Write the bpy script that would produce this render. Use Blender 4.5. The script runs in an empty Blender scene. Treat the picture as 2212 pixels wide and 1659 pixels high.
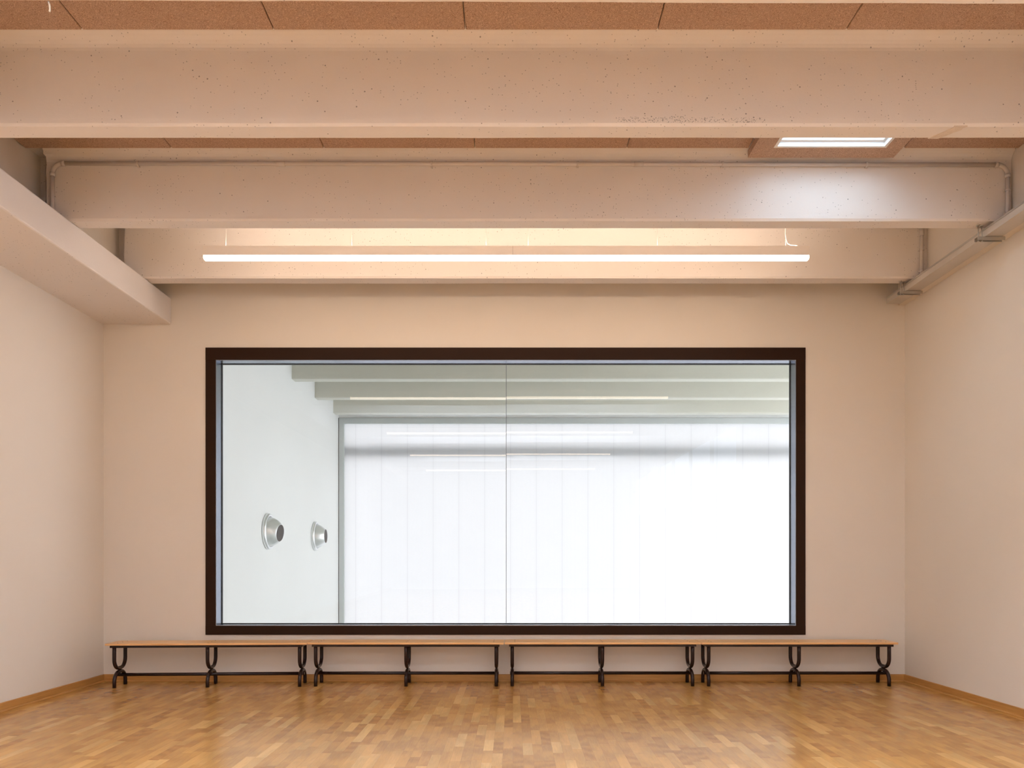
import bpy, bmesh, math, random
from mathutils import Vector, Matrix
random.seed(7)
R = math.radians
SC = bpy.context.scene
COL = SC.collection

# ------------------------------------------------------------------ camera, world, exposure
F = 1640.0            # focal length in pixels of a 2212 px wide frame
H = 1.285             # eye height
cam_d = bpy.data.cameras.new('camera')
cam_d.sensor_fit = 'HORIZONTAL'; cam_d.sensor_width = 36.0
cam_d.lens = F / 2212.0 * 36.0
cam_d.shift_x = -2.0 / 2212.0
cam_d.shift_y = 380.5 / 2212.0
cam_d.clip_start = 0.05; cam_d.clip_end = 200
cam = bpy.data.objects.new('camera', cam_d); COL.objects.link(cam)
cam.location = (0, 0, H); cam.rotation_euler = (R(90), 0, 0)
SC.camera = cam

world = bpy.data.worlds.new('overcast_sky'); SC.world = world
world.use_nodes = True
bg = world.node_tree.nodes['Background']
bg.inputs[0].default_value = (0.935, 0.94, 1.0, 1); bg.inputs[1].default_value = 5.6

SC.view_settings.view_transform = 'Standard'
SC.view_settings.look = 'None'
SC.view_settings.gamma = 1.0
SC.view_settings.use_curve_mapping = False
SC.view_settings.exposure = 0.0

LAMP_DOWN = 12.0       # strength of the tube diffusers
LAMP_UP = 25.0         # strength of their upper side
ROOF_FILL = 30.5           # unseen rooflights, added to brighten floor and beams
SKYLIGHT = 7.2

# ------------------------------------------------------------------ helpers
def setp(o, label=None, cat=None, group=None, kind=None):
    if label: o['label'] = label
    if cat: o['category'] = cat
    if group: o['group'] = group
    if kind: o['kind'] = kind
    return o

def link(name, bm, mat, parent=None, smooth=False, bevel=0.0, seg=2):
    me = bpy.data.meshes.new(name)
    bmesh.ops.recalc_face_normals(bm, faces=bm.faces)
    bm.to_mesh(me); bm.free()
    for m in (mat if isinstance(mat, (list, tuple)) else [mat]): me.materials.append(m)
    if smooth:
        for p in me.polygons: p.use_smooth = True
    o = bpy.data.objects.new(name, me); COL.objects.link(o)
    if parent is not None: o.parent = parent
    if bevel > 0:
        b = o.modifiers.new('bevel', 'BEVEL'); b.width = bevel; b.segments = seg
        b.limit_method = 'ANGLE'; b.angle_limit = R(40)
    return o

def empty(name, loc=(0, 0, 0), rz=0):
    o = bpy.data.objects.new(name, None); COL.objects.link(o)
    o.location = loc; o.rotation_euler = (0, 0, rz); o.empty_display_size = 0.1
    return o

def box(bm, x0, x1, y0, y1, z0, z1, mi=0):
    vs = [bm.verts.new(p) for p in ((x0,y0,z0),(x1,y0,z0),(x1,y1,z0),(x0,y1,z0),(x0,y0,z1),(x1,y0,z1),(x1,y1,z1),(x0,y1,z1))]
    for f in ((0,3,2,1),(4,5,6,7),(0,1,5,4),(1,2,6,5),(2,3,7,6),(3,0,4,7)):
        fc = bm.faces.new([vs[i] for i in f]); fc.material_index = mi
    return vs

def tube(bm, pts, r, n=12, cap=True):
    """round tube along a list of points"""
    pts = [Vector(p) for p in pts]; rings = []
    t0 = (pts[1] - pts[0]).normalized()
    up = Vector((0, 0, 1)) if abs(t0.z) < 0.9 else Vector((0, 1, 0))
    side = t0.cross(up).normalized()
    for i, p in enumerate(pts):
        a = pts[max(i-1, 0)]; b = pts[min(i+1, len(pts)-1)]
        t = (b - a).normalized()
        side = (side - t * side.dot(t)).normalized()
        nn = t.cross(side).normalized()
        rr = r[i] if isinstance(r, (list, tuple)) else r
        rings.append([bm.verts.new(p + (side*math.cos(2*math.pi*k/n) + nn*math.sin(2*math.pi*k/n))*rr) for k in range(n)])
    for a, b in zip(rings, rings[1:]):
        for k in range(n):
            f = bm.faces.new((a[k], a[(k+1) % n], b[(k+1) % n], b[k])); f.smooth = True
    if cap:
        bm.faces.new(rings[0][::-1]); bm.faces.new(rings[-1])
    return rings

def lathe(bm, prof, n=48, mi=0):
    """prof: list of (radius, x) revolved about the local X axis"""
    rings = []
    for r, x in prof:
        rings.append([bm.verts.new((x, r*math.cos(2*math.pi*k/n), r*math.sin(2*math.pi*k/n))) for k in range(n)])
    for a, b in zip(rings, rings[1:]):
        for k in range(n):
            f = bm.faces.new((a[k], a[(k+1) % n], b[(k+1) % n], b[k])); f.smooth = True; f.material_index = mi
    return rings

def copy_tree(o, parent=None):
    c = o.copy(); COL.objects.link(c); c.parent = parent
    for ch in list(o.children): copy_tree(ch, c)
    return c

# ------------------------------------------------------------------ materials
class N:
    def __init__(s, name):
        s.m = bpy.data.materials.new(name); s.m.use_nodes = True
        s.t = s.m.node_tree; s.t.nodes.clear()
        s.out = s.add('ShaderNodeOutputMaterial')
    def add(s, typ, **kw):
        n = s.t.nodes.new(typ)
        for k, v in kw.items(): setattr(n, k, v)
        return n
    def put(s, sock, v):
        if isinstance(v, bpy.types.NodeSocket): s.t.links.new(v, sock)
        elif isinstance(v, (tuple, list)) and len(v) == 3 and sock.type == 'RGBA': sock.default_value = (*v, 1)
        else: sock.default_value = v
    def math(s, op, a, b=0.0, c=0.0, clamp=False):
        n = s.add('ShaderNodeMath', operation=op); n.use_clamp = clamp
        s.put(n.inputs[0], a); s.put(n.inputs[1], b); s.put(n.inputs[2], c)
        return n.outputs[0]
    def vec(s, op, a, b=(0, 0, 0)):
        n = s.add('ShaderNodeVectorMath', operation=op)
        s.put(n.inputs[0], a); s.put(n.inputs[1], b); return n.outputs[0]
    def mix(s, fac, a, b, blend='MIX'):
        n = s.add('ShaderNodeMix', data_type='RGBA', blend_type=blend)
        s.put(n.inputs[0], fac); s.put(n.inputs[6], a); s.put(n.inputs[7], b); return n.outputs[2]
    def ramp(s, fac, *stops):
        n = s.add('ShaderNodeValToRGB'); e = n.color_ramp.elements
        while len(e) < len(stops): e.new(0.5)
        for el, (p, c) in zip(e, stops):
            el.position = p; el.color = (*c, 1) if isinstance(c, (tuple, list)) else (c, c, c, 1)
        s.put(n.inputs[0], fac); return n.outputs[0]
    def pos(s): return s.add('ShaderNodeNewGeometry').outputs['Position']
    def obj(s): return s.add('ShaderNodeTexCoord').outputs['Object']
    def noise(s, v, scale, detail=3, rough=0.5, dist=0.0):
        n = s.add('ShaderNodeTexNoise'); s.put(n.inputs['Vector'], v)
        n.inputs['Scale'].default_value = scale; n.inputs['Detail'].default_value = detail
        n.inputs['Roughness'].default_value = rough; n.inputs['Distortion'].default_value = dist
        return n.outputs[0]
    def bsdf(s, color, rough=0.5, metal=0.0, normal=None, spec=0.5, coat=0.0):
        b = s.add('ShaderNodeBsdfPrincipled')
        s.put(b.inputs['Base Color'], color); s.put(b.inputs['Roughness'], rough)
        s.put(b.inputs['Metallic'], metal); b.inputs['Specular IOR Level'].default_value = spec
        b.inputs['Coat Weight'].default_value = coat; b.inputs['Coat Roughness'].default_value = 0.2
        if normal is not None: s.put(b.inputs['Normal'], normal)
        s.t.links.new(b.outputs[0], s.out.inputs[0]); return b
    def bump(s, h, strength=0.3, dist=0.01):
        n = s.add('ShaderNodeBump'); n.inputs['Strength'].default_value = strength
        n.inputs['Distance'].default_value = dist; s.put(n.inputs['Height'], h); return n.outputs[0]

def m_plain(name, col, rough=0.5, metal=0.0, **kw):
    n = N(name); n.bsdf(col, rough, metal, **kw); return n.m

def m_paint(name, col, bumpy=0.06, mott=0.04):
    n = N(name); p = n.pos()
    big = n.noise(p, 0.9, 3)
    c2 = tuple(c*(1-mott*1.6) for c in col)
    c = n.mix(big, c2, col)
    fine = n.noise(p, 170, 2)
    n.bsdf(c, 0.72, 0, n.bump(fine, bumpy, 0.004), spec=0.25)
    return n.m

def m_concrete(name, col, holes=0.75):
    """painted precast concrete: faint mottling, small dark pinholes and pits"""
    n = N(name); p = n.pos()
    big = n.noise(p, 1.3, 4, 0.6)
    c = n.mix(big, tuple(x*0.93 for x in col), col)
    def pits(scale, rad, keep, zone):
        v = n.add('ShaderNodeTexVoronoi'); n.put(v.inputs['Vector'], p); v.inputs['Scale'].default_value = scale
        near = n.math('LESS_THAN', v.outputs['Distance'], rad)
        sp = n.add('ShaderNodeSeparateColor'); n.put(sp.inputs[0], v.outputs['Color'])
        ok = n.math('GREATER_THAN', sp.outputs[0], keep)
        return n.math('MULTIPLY', n.math('MULTIPLY', near, ok), zone)
    zone = n.math('GREATER_THAN', n.noise(p, 1.7, 2), 0.45)
    a = pits(20, 0.10, 0.76, 1.0); b = pits(46, 0.17, 0.66, zone)
    s = n.math('MAXIMUM', n.math('MULTIPLY', a, 1.0), n.math('MULTIPLY', b, 0.7))
    # honeycombed lower edge of one beam
    sp = n.add('ShaderNodeSeparateXYZ'); n.put(sp.inputs[0], p)
    def win(v, a, b): return n.math('MULTIPLY', n.math('GREATER_THAN', v, a), n.math('LESS_THAN', v, b))
    up = n.math('ADD', 4.094, n.math('MULTIPLY', n.noise(p, 9, 3), 0.055))
    box_ = n.math('MULTIPLY', n.math('MULTIPLY', win(sp.outputs[0], 0.66, 1.62), win(sp.outputs[1], 4.80, 4.90)), n.math('MULTIPLY', n.math('GREATER_THAN', sp.outputs[2], 4.090), n.math('LESS_THAN', sp.outputs[2], up)))
    hc = n.math('MULTIPLY', box_, n.math('GREATER_THAN', n.noise(p, 90, 3, 0.7), 0.57))
    s = n.math('MAXIMUM', s, hc)
    c = n.mix(n.math('MULTIPLY', s, holes), c, tuple(x*0.25 for x in col))
    h = n.math('SUBTRACT', n.noise(p, 60, 4, 0.6), s)
    n.bsdf(c, 0.7, 0, n.bump(h, 0.12, 0.006), spec=0.25)
    return n.m

def m_parquet():
    n = N('oak_parquet'); p = n.pos()
    sep = n.add('ShaderNodeSeparateXYZ'); n.put(sep.inputs[0], p)
    x, y = sep.outputs[0], sep.outputs[1]
    W = 0.067
    row = n.math('FLOOR', n.math('DIVIDE', x, W))
    wn = n.add('ShaderNodeTexWhiteNoise', noise_dimensions='1D'); n.put(wn.inputs['W'], row)
    L = n.math('ADD', 0.30, n.math('MULTIPLY', wn.outputs[0], 0.16))
    yy = n.math('ADD', n.math('DIVIDE', y, L), n.math('MULTIPLY', wn.outputs[0], 37.3))
    piece = n.math('FLOOR', yy)
    cmb = n.add('ShaderNodeCombineXYZ'); n.put(cmb.inputs[0], row); n.put(cmb.inputs[1], piece)
    w2 = n.add('ShaderNodeTexWhiteNoise', noise_dimensions='3D'); n.put(w2.inputs['Vector'], cmb.outputs[0])
    tone = w2.outputs[0]
    base = n.ramp(tone, (0.0, (0.45, 0.205, 0.046)), (0.3, (0.53, 0.258, 0.062)), (0.8, (0.60, 0.30, 0.076)), (1.0, (0.72, 0.41, 0.13)))
    g = n.add('ShaderNodeCombineXYZ')
    n.put(g.inputs[0], n.math('MULTIPLY', x, 26)); n.put(g.inputs[1], n.math('MULTIPLY', y, 2.2)); n.put(g.inputs[2], n.math('MULTIPLY', tone, 50))
    grain = n.noise(g.outputs[0], 3.0, 5, 0.6, 1.2)
    fig = n.add('ShaderNodeTexWave', wave_type='RINGS'); n.put(fig.inputs['Vector'], n.vec('MULTIPLY', g.outputs[0], (0.12, 0.4, 1)))
    fig.inputs['Scale'].default_value = 2.5; fig.inputs['Distortion'].default_value = 6; fig.inputs['Detail'].default_value = 3
    gg = n.math('ADD', n.math('MULTIPLY', grain, 0.7), n.math('MULTIPLY', fig.outputs[1], 0.3))
    c = n.mix(n.ramp(gg, (0.25, 0.0), (0.75, 1.0)), n.mix(0.70, (0, 0, 0), base), base)
    fx = n.math('FRACT', n.math('DIVIDE', x, W)); fy = n.math('FRACT', yy)
    ex = n.math('GREATER_THAN', n.math('ABSOLUTE', n.math('SUBTRACT', fx, 0.5)), 0.489)
    ey = n.math('GREATER_THAN', n.math('ABSOLUTE', n.math('SUBTRACT', fy, 0.5)), 0.4975)
    e = n.math('MAXIMUM', ex, ey)
    c = n.mix(n.math('MULTIPLY', e, 0.35), c, (0.16, 0.07, 0.02))
    rough = n.math('ADD', 0.22, n.math('MULTIPLY', n.noise(p, 6, 3), 0.06))
    n.bsdf(c, rough, 0, spec=0.75)
    return n.m

def m_wood(name, c0, c1, axis='x', rough=0.35, k=1.0, spec=0.5):
    n = N(name); p = n.obj()
    s = {'x': (1.2, 26, 26), 'y': (26, 1.2, 26)}[axis]
    q = n.vec('MULTIPLY', p, s)
    g = n.noise(q, 1.6*k, 5, 0.6, 1.4)
    c = n.ramp(g, (0.3, c0), (0.7, c1))
    n.bsdf(c, rough, 0, n.bump(g, 0.06, 0.002), spec=spec)
    return n.m

def m_woodwool():
    n = N('wood_wool_board'); p = n.pos()
    warp = n.add('ShaderNodeTexNoise'); n.put(warp.inputs['Vector'], p); warp.inputs['Scale'].default_value = 34; warp.inputs['Detail'].default_value = 2
    q = n.vec('ADD', p, n.vec('MULTIPLY', warp.outputs[1], (0.09, 0.09, 0.09)))
    w1 = n.add('ShaderNodeTexWave', wave_type='BANDS', bands_direction='DIAGONAL'); n.put(w1.inputs['Vector'], q)
    w1.inputs['Scale'].default_value = 40; w1.inputs['Distortion'].default_value = 9; w1.inputs['Detail'].default_value = 3; w1.inputs['Detail Scale'].default_value = 2.0
    f = n.noise(q, 130, 4, 0.75, 1.5)
    h = n.math('ADD', n.math('MULTIPLY', w1.outputs[1], 0.35), n.math('MULTIPLY', f, 0.65))
    big = n.noise(p, 2.5, 3)
    c = n.ramp(h, (0.28, (0.26, 0.14, 0.09)), (0.42, (0.60, 0.41, 0.31)), (0.70, (0.77, 0.57, 0.45)))
    c = n.mix(n.math('MULTIPLY', big, 0.35), c, (0.58, 0.38, 0.27))
    n.bsdf(c, 0.9, 0, n.bump(h, 0.7, 0.006), spec=0.1)
    return n.m

def m_emit(name, col, strength):
    n = N(name); e = n.add('ShaderNodeEmission'); n.put(e.inputs[0], col); e.inputs[1].default_value = strength
    n.t.links.new(e.outputs[0], n.out.inputs[0]); return n.m

def m_glass(name, tint):
    """clear sheet glass: tinted see-through with a mirror reflection on the outer face"""
    n = N(name)
    tr = n.add('ShaderNodeBsdfTransparent'); n.put(tr.inputs[0], tint)
    gl = n.add('ShaderNodeBsdfGlossy'); gl.inputs['Roughness'].default_value = 0.0
    fr = n.add('ShaderNodeFresnel'); fr.inputs[0].default_value = 1.5
    geo = n.add('ShaderNodeNewGeometry')
    fac = n.math('MULTIPLY', fr.outputs[0], n.math('SUBTRACT', 1.0, geo.outputs['Backfacing']))
    mx = n.add('ShaderNodeMixShader'); n.put(mx.inputs[0], fac)
    n.t.links.new(tr.outputs[0], mx.inputs[1]); n.t.links.new(gl.outputs[0], mx.inputs[2])
    n.t.links.new(mx.outputs[0], n.out.inputs[0]); return n.m

def m_polycarb(name, tone):
    """fluted opal polycarbonate: fine vertical flutes, a joint every panel"""
    n = N(name); p = n.pos()
    sep = n.add('ShaderNodeSeparateXYZ'); n.put(sep.inputs[0], p); x = sep.outputs[0]
    t = n.math('DIVIDE', n.math('ADD', x, 3.918 + 0.643*20), 0.643)
    fr = n.math('ABSOLUTE', n.math('SUBTRACT', n.math('FRACT', n.math('ADD', t, 0.5)), 0.5))
    joint = n.math('SUBTRACT', 1.0, n.math('MULTIPLY', n.math('LESS_THAN', fr, 0.015), 0.09))
    soft = n.math('SUBTRACT', 1.0, n.math('MULTIPLY', n.math('LESS_THAN', fr, 0.09), 0.012))
    fl = n.math('SINE', n.math('MULTIPLY', x, 2*math.pi/0.032))
    fl = n.math('ADD', 0.975, n.math('MULTIPLY', fl, 0.025))
    f = n.math('MULTIPLY', n.math('MULTIPLY', joint, soft), fl)
    c = n.mix(1.0, (tone, tone, tone), f, 'MULTIPLY')
    tl = n.add('ShaderNodeBsdfTranslucent'); n.put(tl.inputs[0], c)
    df = n.add('ShaderNodeBsdfDiffuse'); n.put(df.inputs[0], n.mix(1.0, (0.8, 0.82, 0.84), f, 'MULTIPLY'))
    mx = n.add('ShaderNodeMixShader'); mx.inputs[0].default_value = 0.35
    n.t.links.new(tl.outputs[0], mx.inputs[1]); n.t.links.new(df.outputs[0], mx.inputs[2])
    n.t.links.new(mx.outputs[0], n.out.inputs[0]); return n.m

M = dict(
    wall=m_paint('cream_wall_paint', (0.80, 0.725, 0.645)),
    conc=m_concrete('painted_concrete', (0.82, 0.755, 0.72)),
    hallwall=m_paint('white_hall_paint', (0.84, 0.86, 0.84)),
    hallconc=m_concrete('hall_concrete', (0.66, 0.66, 0.58), 0.35),
    floor=m_parquet(),
    hallfloor=m_paint('hall_sport_floor', (0.55, 0.58, 0.56)),
    base=m_wood('oak_skirting', (0.40, 0.185, 0.045), (0.55, 0.27, 0.075), 'x', 0.4),
    basey=m_wood('oak_skirting_side', (0.40, 0.185, 0.045), (0.55, 0.27, 0.075), 'y', 0.4),
    slat=m_wood('varnished_pine', (0.74, 0.39, 0.15), (0.86, 0.52, 0.24), 'x', 0.28, 0.7),
    board=m_woodwool(),
    steel=m_plain('brown_painted_steel', (0.020, 0.008, 0.006), 0.2, spec=0.3),
    frame=m_plain('dark_brown_frame', (0.026, 0.011, 0.005), 0.5, spec=0.12),
    reveal=m_plain('dark_grey_anodised', (0.30, 0.34, 0.42), 0.25, 0.85),
    gasket=m_plain('black_rubber', (0.01, 0.01, 0.012), 0.6),
    glass=m_glass('clear_glass', (0.962, 0.966, 0.962)),
    poly=m_polycarb('opal_polycarbonate', 0.252), polyclear=m_polycarb('clearer_polycarbonate', 0.95),
    greyframe=m_plain('grey_aluminium_frame', (0.60, 0.64, 0.63), 0.45, 0.1),
    alu=m_plain('brushed_aluminium', (0.80, 0.82, 0.82), 0.30, 0.9),
    dark=m_plain('dark_nozzle', (0.035, 0.03, 0.028), 0.6),
    pipe=m_plain('painted_conduit', (0.62, 0.56, 0.53), 0.5),
    tray=m_plain('painted_tray', (0.60, 0.55, 0.50), 0.4, 0.25),
    zinc=m_plain('galvanised_steel', (0.55, 0.53, 0.50), 0.35, 0.8),
    lamp=m_plain('white_lamp_housing', (0.82, 0.74, 0.68), 0.4),
    white=m_plain('white_plastic', (0.85, 0.85, 0.85), 0.4),
    lit=m_emit('lamp_diffuser', (1.0, 0.80, 0.60), LAMP_DOWN),
    litup=m_emit('lamp_uplight', (1.0, 0.85, 0.67), LAMP_UP),
    sky=m_emit('skylight_pane', (0.64, 0.88, 1.08), SKYLIGHT),
    side_fill=m_emit('added_clerestory_pane', (0.78, 0.90, 1.08), 2.4),
    roof_fill=m_emit('added_rooflight_pane', (0.76, 0.89, 1.06), ROOF_FILL),
    screw=m_plain('dark_screw', (0.10, 0.05, 0.03), 0.4, 0.6),
)

# ------------------------------------------------------------------ room shell
XL, XR, YB, YR = -4.345, 4.160, 8.06, -11.0
ZC = 4.65
WX0, WX1, WZ0, WZ1 = -3.150, 3.000, 0.590, 3.408       # clear opening in the back wall
YG = 8.19                                               # plane of the glass

def struct(name, bm, mat, **kw):
    o = link(name, bm, mat, **kw); o['kind'] = 'structure'; return o

bm = bmesh.new(); box(bm, XL-0.2, XR+0.2, YR-0.2, YB, -0.15, 0); struct('floor', bm, M['floor'])
# back wall with the opening, 0.15 m thick
bm = bmesh.new()
box(bm, XL-0.2, WX0, YB, YG+0.03, -0.15, ZC+0.2); box(bm, WX1, XR+0.2, YB, YG+0.03, -0.15, ZC+0.2)
box(bm, WX0, WX1, YB, YG+0.03, -0.15, WZ0); box(bm, WX0, WX1, YB, YG+0.03, WZ1, ZC+0.2)
struct('wall_back', bm, M['wall'])
bm = bmesh.new(); box(bm, XL-0.2, XL, YR, YB, -0.15, 3.785)
struct('wall_left', bm, M['wall'])
bm = bmesh.new(); box(bm, XL-0.2, -3.95, YR, YB, 4.066, ZC+0.2)
struct('wall_upper_left', bm, M['wall'])
# (with an opening for the added clerestory, out of view)
GY0, GY1, GZ0, GZ1 = -9.5, 2.2, 2.5, 3.80
bm = bmesh.new()
box(bm, XR, XR+0.2, GY1, YB, -0.15, 3.99); box(bm, XR, XR+0.2, YR, GY0, -0.15, 3.99)
box(bm, XR, XR+0.2, GY0, GY1, -0.15, GZ0); box(bm, XR, XR+0.2, GY0, GY1, GZ1, 3.99)
struct('wall_right', bm, M['wall'])
bm = bmesh.new(); box(bm, 4.09, XR+0.2, YR, YB, 3.99, ZC+0.2); struct('wall_upper_right', bm, M['wall'])
bm = bmesh.new(); box(bm, XL-0.2, XR+0.2, YR-0.2, YR, -0.15, ZC+0.2)
struct('wall_rear', bm, M['wall'])

# concrete ledge along the left wall
bm = bmesh.new(); box(bm, XL-0.1, -3.625, YR, YB, 3.785, 4.065)
struct('trim_1', bm, M['conc'], bevel=0.014, seg=2)

# skirting boards with a small shoe moulding
def skirt(name, prof, a, b, mat):
    bm = bmesh.new()
    r0 = [bm.verts.new(p) for p in prof(a)]; r1 = [bm.verts.new(p) for p in prof(b)]
    k = len(r0)
    for i in range(k): bm.faces.new((r0[i], r0[(i+1) % k], r1[(i+1) % k], r1[i]))
    bm.faces.new(r0[::-1]); bm.faces.new(r1)
    return struct(name, bm, mat)
P = [(0, 0), (0.026, 0), (0.026, 0.004), (0.022, 0.010), (0.014, 0.0135), (0.014, 0.071), (0.011, 0.075), (0, 0.075)]
skirt('baseboard_left', lambda y: [(XL+d, y, z) for d, z in P], YR, YB, M['basey'])
skirt('baseboard_right', lambda y: [(XR-d, y, z) for d, z in P], YR, YB, M['basey'])
skirt('baseboard_back', lambda x: [(x, YB-d, z) for d, z in P], XL, XR, M['base'])

# ------------------------------------------------------------------ ceiling slab and beams
ZB = 4.068          # underside of the beams
def beam_mesh(y0, y1, x0, x1, zb=ZB, zt=ZC, fil=0.14, ragged=True, step=0.35, rnd=None):
    """precast rib: rounded haunch to the slab on both sides, chipped ends"""
    rnd = rnd or random.Random(int(y0*100))
    prof = []
    def arc(yf, s):            # s=-1: haunch on the camera side
        pts = []
        for i in range(9):
            a = (math.pi/2) * i/8
            pts.append((yf + s*fil*(1-math.cos(a)) , zt - 0.10*(1-math.sin(a))))
        return pts
    c = 0.012
    prof.append((y0, zb+c*1.6))
    nz = 14
    for i in range(1, nz): prof.append((y0, zb + c*1.6 + (zt-0.10-zb-c*1.6)*i/nz))
    prof += arc(y0, -1)
    prof += arc(y1, 1)[::-1]
    for i in range(nz-1, 0, -1): prof.append((y1, zb + c*1.6 + (zt-0.10-zb-c*1.6)*i/nz))
    prof += [(y1, zb+c), (y1-c, zb), (y0+c*0.6, zb)]
    bm = bmesh.new()
    n = max(2, int((x1-x0)/step)); xs = [x0+(x1-x0)*i/n for i in range(n+1)]
    rings = []
    for i, x in enumerate(xs):
        ring = []
        for j, (y, z) in enumerate(prof):
            dx = 0
            if ragged and i == 0: dx = rnd.uniform(-0.008, 0.008)
            dy = dz = 0
            if z < zb+0.03:
                dz = rnd.uniform(-0.0012, 0.0012); dy = rnd.uniform(-0.0015, 0.0015)
            ring.append(bm.verts.new((x+dx, y+dy, z+dz)))
        rings.append(ring)
    k = len(prof)
    for a, b in zip(rings, rings[1:]):
        for j in range(k): bm.faces.new((a[j], a[(j+1) % k], b[(j+1) % k], b[j]))
    bm.faces.new(rings[0][::-1]); bm.faces.new(rings[-1])
    return bm

HX0, HX1 = 1.985, 3.025            # light shaft opening in the slab
HY0, HY1 = 5.06, 6.02
bm = bmesh.new()
box(bm, -3.95, HX0, HY0, HY1, ZC, ZC+0.15); box(bm, HX1, 4.10, HY0, HY1, ZC, ZC+0.15)
box(bm, -3.95, 4.10, HY1, YB, ZC, ZC+0.15)
FILL_ROOFLIGHTS = [1.30, -2.54, -6.38]      # near edges of the added rooflight strips behind the camera
ya = YR
for y in FILL_ROOFLIGHTS[::-1]:
    box(bm, -3.95, 4.10, ya, y, ZC, ZC+0.15)
    box(bm, -3.95, -2.9, y, y+1.0, ZC, ZC+0.15); box(bm, 2.9, 4.10, y, y+1.0, ZC, ZC+0.15)
    ya = y+1.0
box(bm, -3.95, 4.10, ya, HY0, ZC, ZC+0.15)
struct('ceiling', bm, M['conc'])
for q, (a, b) in enumerate(((4.868, 5.015), (6.227, 6.379), (7.494, 7.650))):   # plugs added in the beam-end gaps to block lamp light
    bm = bmesh.new(); box(bm, -3.95, -3.832, a+0.118, b-0.01, 4.066, ZC)
    struct('trim_%d' % (5+q), bm, M['conc'])
for k in range(11):                # ribs behind the camera
    y = 2.36 - 1.28*k
    bm = bmesh.new(); box(bm, -3.83, 4.09, y, y+0.155, ZB, ZC)
    struct('trim_%d' % (8+k), bm, M['conc'])

BEAMS = [(3.63, 3.785, 'nearest concrete beam, only a sliver of its underside along the top edge'),
         (4.868, 5.015, 'broad concrete beam with a chipped diagonal patch on its underside, below the nearest board strip'),
         (6.227, 6.379, 'concrete beam with the grey conduit run clipped along its face'),
         (7.494, 7.650, 'farthest concrete beam of the room, glowing behind the long lit lamp')]
for i, (a, b, lab) in enumerate(BEAMS):
    o = link('concrete_beam', beam_mesh(a, b, -3.83, 4.088), M['conc'])
    setp(o, lab, 'beam', 'concrete ceiling beams of the room')
    if i == 0: o.rotation_euler.z = 0.005; o.location.y = 0.012
    if i == 1:
        # chipped diagonal patch
        rnd = random.Random(3); bm = bmesh.new()
        up, lo = [], []
        x0 = 2.735
        for j in range(9):
            t = j/8; y = 4.872+t*0.138
            up.append(bm.verts.new((x0+0.10-0.095*t+rnd.uniform(-.006, .006), y, ZB-0.003+rnd.uniform(-.0015, .001))))
            lo.append(bm.verts.new((x0+0.185-0.115*t+rnd.uniform(-.008, .008), y, ZB-0.003+rnd.uniform(-.0015, .001))))
        for j in range(8): bm.faces.new((up[j], up[j+1], lo[j+1], lo[j]))
        ex = bmesh.ops.extrude_face_region(bm, geom=bm.faces[:])
        for v in ex['geom']:
            if isinstance(v, bmesh.types.BMVert): v.co.z += 0.01
        q = link('repair_patch', bm, m_paint('filler', (0.80, 0.68, 0.58), 0.9, 0.1), o)
        q['label'] = 'rough filled chip'

# wood-wool boards between the beams
def board(x0, x1, y0, y1, lab, z=4.610, t=0.030, g=0.003):
    bm = bmesh.new(); box(bm, x0+g, x1-g, y0, y1, z, z+t)
    o = link('acoustic_board', bm, M['board'], bevel=0.005, seg=1)
    setp(o, lab, 'ceiling board', 'wood wool ceiling boards'); return o
pos1 = ['leftmost', 'second from the left', 'third from the left', 'fourth from the left', 'fifth from the left', 'rightmost in view']
xs1 = [-3.94, -2.70, -1.50, -0.298, 0.906, 2.09, 3.29]
for i in range(6):
    board(xs1[i], xs1[i+1], 3.90, 4.763, 'tan wood-wool board, %s in the nearest strip at the photo top' % pos1[i])
board(3.29, 4.085, 3.90, 4.763, 'short tan wood-wool board against the right wall in the nearest strip')
xs2 = [-3.94, -2.755, -1.525, -0.306, 0.92, 1.905]
pos2 = ['leftmost', 'second from the left', 'third from the left', 'fourth from the left', 'directly left of the bright skylight']
for i in range(5):
    board(xs2[i], xs2[i+1], 5.13, 6.13, 'tan wood-wool board, %s in the farther thin strip' % pos2[i])
board(3.155, 4.085, 5.13, 6.13, 'tan wood-wool board right of the bright skylight in the farther strip')

# skylight with its own lowered surround board
sk = empty('skylight', (2.495, 5.55, 4.55))
setp(sk, 'bright square skylight with stepped white frame in a lowered tan board', 'skylight')
def ring(bm, x0, x1, y0, y1, w, z0, z1, wy=None):
    wy = w if wy is None else wy
    box(bm, x0, x0+w, y0, y1, z0, z1); box(bm, x1-w, x1, y0, y1, z0, z1)
    box(bm, x0+w, x1-w, y0, y0+wy, z0, z1); box(bm, x0+w, x1-w, y1-wy, y1, z0, z1)
def rel(bm, o):
    for v in bm.verts: v.co -= Vector(o.location)
    return bm
bm = bmesh.new()
bx0, bx1, by0, by1 = 1.905, 3.085, 5.06, 6.155
box(bm, bx0, 2.062, by0, by1, 4.548, 4.609); box(bm, 2.950, bx1, by0, by1, 4.548, 4.609)
box(bm, 2.062, 2.950, by0, 5.115, 4.548, 4.609); box(bm, 2.062, 2.950, 6.003, by1, 4.548, 4.609)
o = link('surround_board', rel(bm, sk), M['board'], sk); o['label'] = 'tan wood-wool surround board'
bm = bmesh.new(); ring(bm, 2.062, 2.950, 5.115, 6.003, 0.022, 4.545, 4.63)
ring(bm, 2.084, 2.928, 5.137, 5.981, 0.020, 4.585, 4.66); ring(bm, 2.104, 2.908, 5.157, 5.961, 0.016, 4.63, 4.80)
link('frame', rel(bm, sk), M['white'], sk)
bm = bmesh.new(); box(bm, 2.100, 2.912, 5.153, 5.965, 4.80, 4.82)
link('pane', rel(bm, sk), M['sky'], sk)

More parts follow.
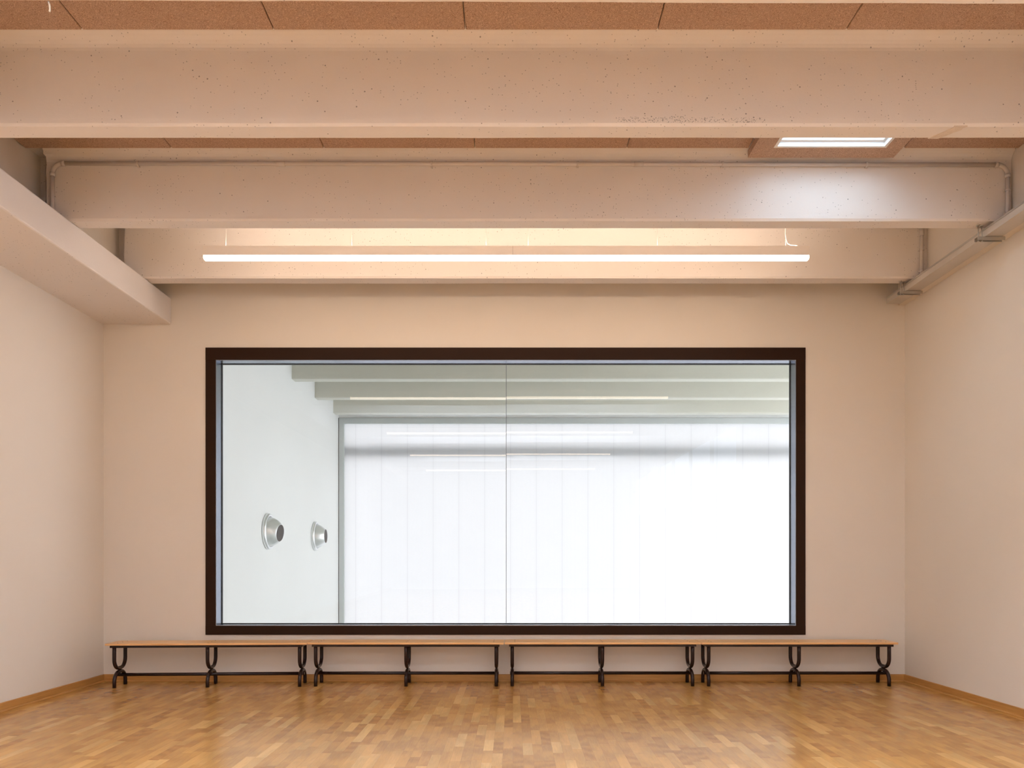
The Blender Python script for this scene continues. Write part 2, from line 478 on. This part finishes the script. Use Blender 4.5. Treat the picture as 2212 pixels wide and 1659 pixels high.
for i, y in enumerate(FILL_ROOFLIGHTS):     # wide rooflights added out of view as daylight fill
    q = empty('window_%d' % (3+i), (0, y+0.5, ZC)); q['kind'] = 'structure'
    bm = bmesh.new(); ring(bm, -2.9, 2.9, y, y+1.0, 0.03, ZC-0.02, ZC+0.15); link('window_frame', rel(bm, q), M['white'], q)
    bm = bmesh.new(); box(bm, -2.87, 2.87, y+0.03, y+0.97, ZC+0.10, ZC+0.12); link('window_pane', rel(bm, q), M['roof_fill'], q)

# ------------------------------------------------------------------ window in the back wall
w = empty('window_1', (0, YB, WZ0)); w['kind'] = 'structure'
def wpart(name, bm, mat, **kw): return link(name, rel(bm, w), mat, w, **kw)
FX0, FX1, FZ0, FZ1 = -3.258, 3.101, 0.494, 3.538
bm = bmesh.new()
box(bm, FX0, WX0, YB-0.014, YB, WZ0, WZ1); box(bm, WX1, FX1, YB-0.014, YB, WZ0, WZ1)
box(bm, FX0, FX1, YB-0.016, YB, WZ1, FZ1); box(bm, FX0, FX1, YB-0.016, YB, FZ0, WZ0)
wpart('window_frame', bm, M['frame'])
bm = bmesh.new(); t = 0.006
box(bm, WX0, WX0+t, YB-0.013, YG+0.03, WZ0, WZ1); box(bm, WX1-t, WX1, YB-0.013, YG+0.03, WZ0, WZ1)
box(bm, WX0+t, WX1-t, YB-0.013, YG+0.03, WZ1-t, WZ1); box(bm, WX0+t, WX1-t, YB-0.013, YG+0.03, WZ0, WZ0+t)
wpart('reveal_lining', bm, M['reveal'])
bm = bmesh.new(); g = 0.005
box(bm, WX0+t, WX0+t+g, YG-0.004, YG+0.03, WZ0+t, WZ1-t); box(bm, WX1-t-g, WX1-t, YG-0.004, YG+0.03, WZ0+t, WZ1-t)
box(bm, WX0+t, WX1-t, YG-0.004, YG+0.03, WZ1-t-g, WZ1-t); box(bm, WX0+t, WX1-t, YG-0.004, YG+0.03, WZ0+t, WZ0+t+0.008)
wpart('gasket', bm, M['gasket'])
SEAM = -0.0725
PZ0, PZ1 = WZ0+t+0.004, WZ1-t-0.004
for (a, b, tilt, yaw) in ((WX0+t+0.004, SEAM-0.002, 0.35, 0.10), (SEAM+0.002, WX1-t-0.004, 0.42, -0.03)):
    bm = bmesh.new(); cx = (a+b)/2; cz = (PZ0+PZ1)/2
    box(bm, a-cx, b-cx, -0.006, 0.006, PZ0-cz, PZ1-cz)
    o = link('window_pane', bm, M['glass'], w)
    o.location = (cx, YG+0.012-YB, cz-WZ0); o.rotation_euler = (R(tilt), 0, R(yaw))
bm = bmesh.new(); box(bm, SEAM-0.0025, SEAM+0.0025, YG-0.004, YG+0.024, WZ0+t, WZ1-t)
wpart('seam', bm, m_plain('seam_silicone', (0.12, 0.14, 0.15), 0.5))

# ------------------------------------------------------------------ benches
def bench_proto():
    L, D = 1.995, 0.31
    root = empty('bench')
    n, gap = 3, 0.006
    pw = (D-(n-1)*gap)/n
    for i in range(n):
        y0 = -D/2 + i*(pw+gap)
        bm = bmesh.new(); box(bm, 0, L, y0, y0+pw, 0.428, 0.449)
        o = link('seat_slat', bm, M['slat'], root, bevel=0.005, seg=3)
        for xs in (0.105, 1.0, L-0.105):
            bm = bmesh.new()
            bmesh.ops.create_cone(bm, cap_ends=True, segments=14, radius1=0.0055, radius2=0.0055, depth=0.002)
            for v in bm.verts: v.co += Vector((xs, y0+pw/2, 0.4495))
            link('screw', bm, M['screw'], o)
    bm = bmesh.new()
    r = 0.022
    y = 0.148
    box(bm, 0.045, L-0.045, -y, -y+r, 0.405, 0.428); box(bm, 0.045, L-0.045, y-r, y, 0.405, 0.428)
    for xs in (0.045, 0.075+0.925-0.011, L-0.045-r): box(bm, xs, xs+r, -y+r, y-r, 0.405, 0.428)
    link('seat_frame', bm, M['steel'], root, bevel=0.003, seg=2)
    hw, rc, tr = 0.120, 0.095, 0.0185
    for xs in (0.078, 0.998, L-0.078):
        # upper U
        pts = [(xs, -hw, 0.412), (xs, -hw, 0.35), (xs, -hw, 0.189+rc+0.01)]
        for i in range(13):
            a = math.pi + (math.pi/2)*i/12
            pts.append((xs, -hw+rc+rc*math.cos(a), 0.189+rc+rc*math.sin(a)))
        pts += [(xs, p[1]*-1, p[2]) for p in pts[::-1]]
        bm = bmesh.new(); tube(bm, pts, tr, 14)
        link('support_hoop', bm, M['steel'], root)
        rc2 = 0.10; zt = 0.1525
        pts = [(xs, -hw, 0.0), (xs, -hw, zt-rc2-0.004)]
        for i in range(13):
            a = math.pi - (math.pi/2)*i/12
            pts.append((xs, -hw+rc2+rc2*math.cos(a), zt-rc2+rc2*math.sin(a)))
        pts += [(xs, p[1]*-1, p[2]) for p in pts[::-1]]
        bm = bmesh.new(); tube(bm, pts, tr, 14)
        link('leg_arch', bm, M['steel'], root)
    bm = bmesh.new(); tube(bm, [(0.055, 0, 0.117), (0.5, 0, 0.117), (L-0.055, 0, 0.117)], 0.0168, 16)
    link('stretcher', bm, M['steel'], root)
    return root
proto = bench_proto()
BCH = [(-4.088, 7.742, 2.75, 'pine bench with brown steel legs at the left end, nearest the left corner'),
       (-2.087, 7.852, 0.0, 'pine bench with brown steel legs, second from the left, under the left pane'),
       (-0.085, 7.862, 0.0, 'pine bench with brown steel legs, third from the left, under the right pane'),
       (1.917, 7.857, 0.0, 'pine bench with brown steel legs at the right end, nearest the right corner')]
for i, (x, y, a, lab) in enumerate(BCH):
    o = proto if i == 0 else copy_tree(proto)
    o.location = (x, y, 0); o.rotation_euler = (0, 0, R(a))
    setp(o, lab, 'bench', 'pine benches along the back wall')

# ------------------------------------------------------------------ lamps
def lamp(y, lab):
    x0, x1 = -2.823, 2.701
    root = empty('linear_lamp', ((x0+x1)/2, y, 4.03)); h = (x1-x0)/2
    bm = bmesh.new(); wd = 0.035
    for a, b in ((-h, 0.06), (0.06, h)):
        box(bm, a, b, -wd, -wd+0.004, 0.034, 0.118); box(bm, a, b, wd-0.004, wd, 0.034, 0.118)
        box(bm, a, b, -wd+0.004, wd-0.004, 0.100, 0.104)
    box(bm, -h, -h+0.004, -wd, wd, 0.03, 0.118); box(bm, h-0.004, h, -wd, wd, 0.03, 0.118)
    link('housing', bm, M['lamp'], root)
    bm = bmesh.new(); box(bm, 0.0592, 0.0608, -wd-0.0008, wd+0.0008, 0.034, 0.118)
    link('housing_joint', bm, M['screw'], root)
    bm = bmesh.new()
    prof = [(-0.034, 0.040), (-0.034, 0.012), (-0.027, 0.003), (-0.016, 0), (0.016, 0), (0.027, 0.003), (0.034, 0.012), (0.034, 0.040)]
    r0 = [bm.verts.new((-h+0.002, p[0], p[1])) for p in prof]; r1 = [bm.verts.new((h-0.002, p[0], p[1])) for p in prof]
    for i in range(len(prof)): bm.faces.new((r0[i], r0[(i+1) % 8], r1[(i+1) % 8], r1[i]))
    bm.faces.new(r0[::-1]); bm.faces.new(r1)
    o = link('diffuser', bm, M['lit'], root); o['label'] = 'glowing white diffuser'
    bm = bmesh.new(); box(bm, -h+0.02, h-0.02, -wd+0.006, wd-0.006, 0.105, 0.110)
    link('upper_diffuser', bm, M['litup'], root)
    for px in (488, 760, 1050, 1141, 1420, 1697):
        xx = (px-1108)*6.95/F - (x0+x1)/2
        bm = bmesh.new(); tube(bm, [(xx, 0, 0.11), (xx, 0, ZC-4.03)], 0.0013, 6)
        tube(bm, [(xx, 0, 0.111), (xx, 0, 0.135)], 0.003, 8)
        link('suspension_wire', bm, M['zinc'], root)
    xx = (1697-1108)*6.95/F - (x0+x1)/2
    pts = [(xx+0.004, 0.0, 0.62), (xx+0.004, 0, 0.35), (xx-0.004, -0.004, 0.24), (xx+0.002, -0.008, 0.19), (xx+0.015, -0.01, 0.15), (xx+0.045, -0.01, 0.135),
           (xx+0.085, -0.01, 0.134), (xx+0.11, -0.005, 0.128), (xx+0.13, 0, 0.112)]
    bm = bmesh.new(); tube(bm, pts, 0.0035, 8)
    link('power_cord', bm, M['white'], root)
    setp(root, lab, 'lamp', 'long suspended linear lamps')
    return root
lp = lamp(6.95, 'long white suspended lamp glowing in front of the farthest beam')
for k, y in enumerate((3.10, -0.85, -4.80, -8.75)):
    o = copy_tree(lp); o.location.y = y
    o['label'] = ['long suspended lamp overhead, seen as the highest bright line reflected in the window glass',
                  'long suspended lamp seen reflected as the second bright line down in the window glass',
                  'long suspended lamp seen reflected as the third faint line down in the window glass',
                  'long suspended lamp seen reflected as the lowest faint line in the window glass'][k]

# ------------------------------------------------------------------ conduits
def collar(bm, p, axis, r, l):
    p = Vector(p); a = Vector(axis)*l/2; tube(bm, [p-a, p+a], r, 14)
yc = 6.227-0.021; r = 0.0165; zc = 4.528; er = 0.085
root = empty('conduit', (0, 6.227, zc))
setp(root, 'long grey conduit clipped across the middle beam face, bending down at both ends', 'conduit')
def cpart(name, bm): return link(name, rel(bm, root), M['pipe'], root)
xl, xr = -3.765, 4.045
bm = bmesh.new(); tube(bm, [(xl+er, yc, zc), (0, yc, zc-0.003), (xr-er, yc, zc-0.012)], r, 14); cpart('pipe', bm)
bm = bmesh.new(); tube(bm, [(xl, yc, 4.09), (xl, yc, zc-er)], r, 14); cpart('pipe', bm)
bm = bmesh.new(); tube(bm, [(xr, yc, 4.04), (xr, yc, zc-0.012-er)], r, 14); cpart('pipe', bm)
for s, x, dz in ((1, xl, 0), (-1, xr, -0.012)):
    bm = bmesh.new(); pts = []
    for i in range(11):
        a = math.pi/2*i/10
        pts.append((x+s*(er-er*math.cos(a)), yc, zc+dz-er+er*math.sin(a)))
    tube(bm, pts, r*1.03, 14)
    collar(bm, (x, yc, zc+dz-er-0.005), (0, 0, 1), r*1.25, 0.03); collar(bm, (x+s*(er+0.005), yc, zc+dz), (1, 0, 0), r*1.25, 0.03)
    cpart('elbow', bm)
for px, kind in ((297, 'clip'), (605, 'coupling'), (932, 'clip'), (1248, 'clip'), (1380, 'coupling'), (1561, 'clip'), (1873, 'clip')):
    x = (px-1108)*6.2/F; z = zc - 0.003*(1 if x < 0 else 1+3*x/xr)
    bm = bmesh.new()
    collar(bm, (x, yc, z), (1, 0, 0), r*1.22, 0.016 if kind == 'clip' else 0.075)
    if kind == 'clip': box(bm, x-0.009, x+0.009, yc, 6.225, z-0.024, z+0.024)
    cpart(kind, bm)
for x, z in ((xr, 4.31), (xr, 4.12)):
    bm = bmesh.new(); collar(bm, (x, yc, z), (0, 0, 1), r*1.22, 0.016); box(bm, x-0.026, x+0.026, yc, 6.225, z-0.008, z+0.008)
    cpart('clip', bm)
x = 4.025; yc2 = 7.494-0.019
root = empty('conduit', (x, 7.494, 4.3))
setp(root, 'short upright grey conduit on the farthest beam, dropping into the cable tray', 'conduit')
bm = bmesh.new(); tube(bm, [(x, yc2, 4.04), (x, yc2, 4.60)], r, 14); link('pipe', rel(bm, root), M['pipe'], root)
bm = bmesh.new(); collar(bm, (x, yc2, 4.51), (0, 0, 1), r*1.25, 0.06); link('coupling', rel(bm, root), M['pipe'], root)
for z in (4.34, 4.13):
    bm = bmesh.new(); collar(bm, (x, yc2, z), (0, 0, 1), r*1.22, 0.014); box(bm, x-0.026, x+0.026, yc2, 7.494, z-0.008, z+0.008)
    link('clip', rel(bm, root), M['pipe'], root)

# ------------------------------------------------------------------ cable tray on the right
root = empty('cable_tray', (3.985, 7.94, 3.968))
setp(root, 'grey metal cable tray hanging along the right wall below the beams', 'cable tray')
tx0, tx1, tz0, tz1, ty1 = 3.912, 4.056, 3.968, 4.036, 7.95
bm = bmesh.new()
box(bm, tx0, tx1, YR+1, ty1, tz0, tz0+0.003)
box(bm, tx0, tx0+0.003, YR+1, ty1, tz0+0.003, tz1-0.008); box(bm, tx1-0.003, tx1, YR+1, ty1, tz0+0.003, tz1)
box(bm, tx0, tx1, ty1-0.003, ty1, tz0+0.003, tz1-0.008)
link('channel', rel(bm, root), M['tray'], root)
bm = bmesh.new(); box(bm, tx0-0.003, tx1+0.003, YR+1, ty1+0.002, tz1-0.004, tz1)
box(bm, tx0-0.004, tx0-0.001, YR+1, ty1+0.002, tz1-0.016, tz1-0.0)
link('lid', rel(bm, root), M['zinc'], root)
for by in (6.305, 7.572):
    br = bpy.data.objects.new('bracket', None)
    bm = bmesh.new()
    box(bm, 3.845, 4.075, by-0.022, by-0.019, 3.936, 3.962); box(bm, 3.845, 4.075, by+0.019, by+0.022, 3.936, 3.962)
    box(bm, 3.845, 4.075, by-0.019, by+0.019, 3.960, 3.9645)
    b = link('bracket', rel(bm, root), M['zinc'], root)
    for xx, dy in ((3.866, -0.0), (3.899, 0.05)):
        bm = bmesh.new(); tube(bm, [(xx, by, 3.925), (xx-0.003, by+dy*0.2, ZB)], 0.0048, 8)
        tube(bm, [(xx-0.003, by+dy*0.2, ZB-0.008), (xx-0.003, by+dy*0.2, ZB)], 0.014, 12)
        tube(bm, [(xx, by, 3.926), (xx, by, 3.936)], 0.009, 6)
        link('threaded_rod', rel(bm, root), M['zinc'], b)

# small white tie hanging from the nearest beam
bm = bmesh.new(); x = (107-1108)*3.79/F
tube(bm, [(x-0.004, 3.789, 4.072), (x+0.001, 3.790, 4.052), (x+0.002, 3.79, 4.035), (x, 3.79, 4.022)], 0.0045, 8)
setp(link('cable_tie', bm, M['white']), 'tiny white cable tie end hanging at the top left corner', 'cable tie')

# ------------------------------------------------------------------ unseen clerestory, added as cool fill for the left wall
w7 = empty('window_7', (XR, (GY0+GY1)/2, GZ0)); w7['kind'] = 'structure'
bm = bmesh.new(); box(bm, XR+0.10, XR+0.12, GY0, GY1, GZ0, GZ1); link('window_pane', rel(bm, w7), M['side_fill'], w7)
bm = bmesh.new()
for k in range(7):
    y = GY0 + (GY1-GY0-0.04)*k/6; box(bm, XR+0.02, XR+0.10, y, y+0.04, GZ0, GZ1)
box(bm, XR+0.021, XR+0.099, GY0+0.04, GY1-0.04, GZ0, GZ0+0.04); box(bm, XR+0.021, XR+0.099, GY0+0.04, GY1-0.04, GZ1-0.04, GZ1)
link('window_frame', rel(bm, w7), M['white'], w7)

# ------------------------------------------------------------------ the hall beyond the glass
HXL, HXR, HY, HZ0, HZC = -4.333, 9.0, 18.85, -3.2, 5.55
Y0 = YG+0.03
bm = bmesh.new(); box(bm, HXL-0.2, HXL, Y0, HY+0.4, HZ0, HZC); struct('wall_hall_left', bm, M['hallwall'])
bm = bmesh.new(); box(bm, HXL-0.2, HXR+0.2, Y0, HY+0.4, HZ0-0.2, HZ0); struct('floor_hall', bm, M['hallfloor'])
bm = bmesh.new(); box(bm, HXL-0.2, HXR+0.2, Y0, HY+0.4, HZC, HZC+0.2); struct('ceiling_hall', bm, M['hallconc'])
bm = bmesh.new()      # hall side of the dividing wall
box(bm, HXL, XL-0.2, Y0-0.02, Y0, HZ0, HZC) if HXL < XL-0.2 else None
box(bm, HXL-0.2, HXR+0.2, Y0, Y0+0.02, ZC+0.2, HZC); box(bm, HXL-0.2, HXR+0.2, Y0, Y0+0.02, HZ0, -0.15)
box(bm, XR+0.2, HXR+0.2, Y0, Y0+0.02, -0.15, ZC+0.2)
struct('wall_hall_near', bm, M['hallwall'])
FW = 0.138; FZT = 4.815
bm = bmesh.new(); box(bm, HXL-0.2, HXR+0.2, HY+0.02, HY+0.3, FZT, HZC); struct('wall_hall_far', bm, M['hallwall'])
w2 = empty('window_2', (HXL, HY, HZ0)); w2['kind'] = 'structure'
bm = bmesh.new()
box(bm, HXL+0.004, HXL+FW, HY, HY+0.14, HZ0, FZT-FW); box(bm, HXL+0.004, HXR, HY, HY+0.14, FZT-FW+0.001, FZT)
link('window_frame', rel(bm, w2), M['greyframe'], w2)
bm = bmesh.new(); box(bm, HXL, HXL+0.014, HY-0.002, HY+0.14, HZ0, FZT)
link('gasket', rel(bm, w2), M['gasket'], w2)
bm = bmesh.new()
vs = [bm.verts.new(p) for p in ((HXL+FW-0.02, HY+0.07, HZ0), (HXR, HY+0.07, HZ0), (HXR, HY+0.07, FZT-FW+0.02), (HXL+FW-0.02, HY+0.07, FZT-FW+0.02))]
bm.faces.new(vs)
link('window_pane', rel(bm, w2), M['poly'], w2)
bm = bmesh.new()      # rail carrying the sheets, outside
box(bm, HXL, HXR, HY+0.17, HY+0.27, 3.86, 4.12)
link('glazing_rail', rel(bm, w2), M['greyframe'], w2)
# unseen right-hand glazing, added to light the hall's left wall
w4 = empty('window_6', (HXR, HY, HZ0)); w4['kind'] = 'structure'
bm = bmesh.new(); vs = [bm.verts.new(p) for p in ((HXR+0.05, Y0, HZ0), (HXR+0.05, HY+0.4, HZ0), (HXR+0.05, HY+0.4, HZC), (HXR+0.05, Y0, HZC))]
bm.faces.new(vs)
link('window_pane', rel(bm, w4), M['polyclear'], w4)

HB = [(14.875, 15.12, 'first concrete beam behind the glass, cut by the window head'),
      (16.60, 16.85, 'middle concrete beam of the hall behind the glass'),
      (18.31, 18.56, 'last concrete beam of the hall, right above the translucent wall')]
for a, b, lab in HB:
    o = link('concrete_beam', beam_mesh(a, b, HXL, HXR, 4.835, HZC, 0.1, False, 1.5), M['hallconc'])
    setp(o, lab, 'beam', 'concrete beams of the hall behind the glass')
for k in range(3):
    y = 9.72+1.72*k
    o = link('trim_%d' % (2+k), beam_mesh(y, y+0.25, HXL, HXR, 4.835, HZC, 0.1, False, 3.0), M['hallconc']); o['kind'] = 'structure'

def diffuser(y, z, lab, tx, tz):
    root = empty('air_diffuser', (HXL, y, z))
    bm = bmesh.new()
    lathe(bm, [(0.250, 0.0), (0.312, 0.0), (0.321, 0.015), (0.321, 0.035), (0.312, 0.055), (0.296, 0.066), (0.278, 0.066), (0.264, 0.055), (0.258, 0.02)])
    link('flange', bm, M['alu'], root)
    bm = bmesh.new()
    prof = [(0.258, 0.015), (0.256, 0.055)]
    for i in range(1, 9):
        t = i/8; prof.append((0.256 - 0.100*t**1.7, 0.055 + 0.185*t))
    prof += [(0.151, 0.243), (0.146, 0.236)]
    lathe(bm, prof)
    b = link('nozzle', bm, M['alu'], root); b.rotation_euler = (0, R(tx), R(tz))
    bm = bmesh.new(); rg = lathe(bm, [(0.149, 0.240), (0.10, 0.2415), (0.002, 0.242)]); bm.faces.new(rg[-1])
    o = link('outlet', bm, M['dark'], b); o['label'] = 'dark round air outlet'
    setp(root, lab, 'air diffuser', 'round jet diffusers on the hall wall')
diffuser(13.40, 1.79, 'larger-looking round aluminium jet diffuser, the nearer of two on the hall wall', 7, -8)
diffuser(16.60, 1.81, 'round aluminium jet diffuser nearer the translucent wall', 0, 0)
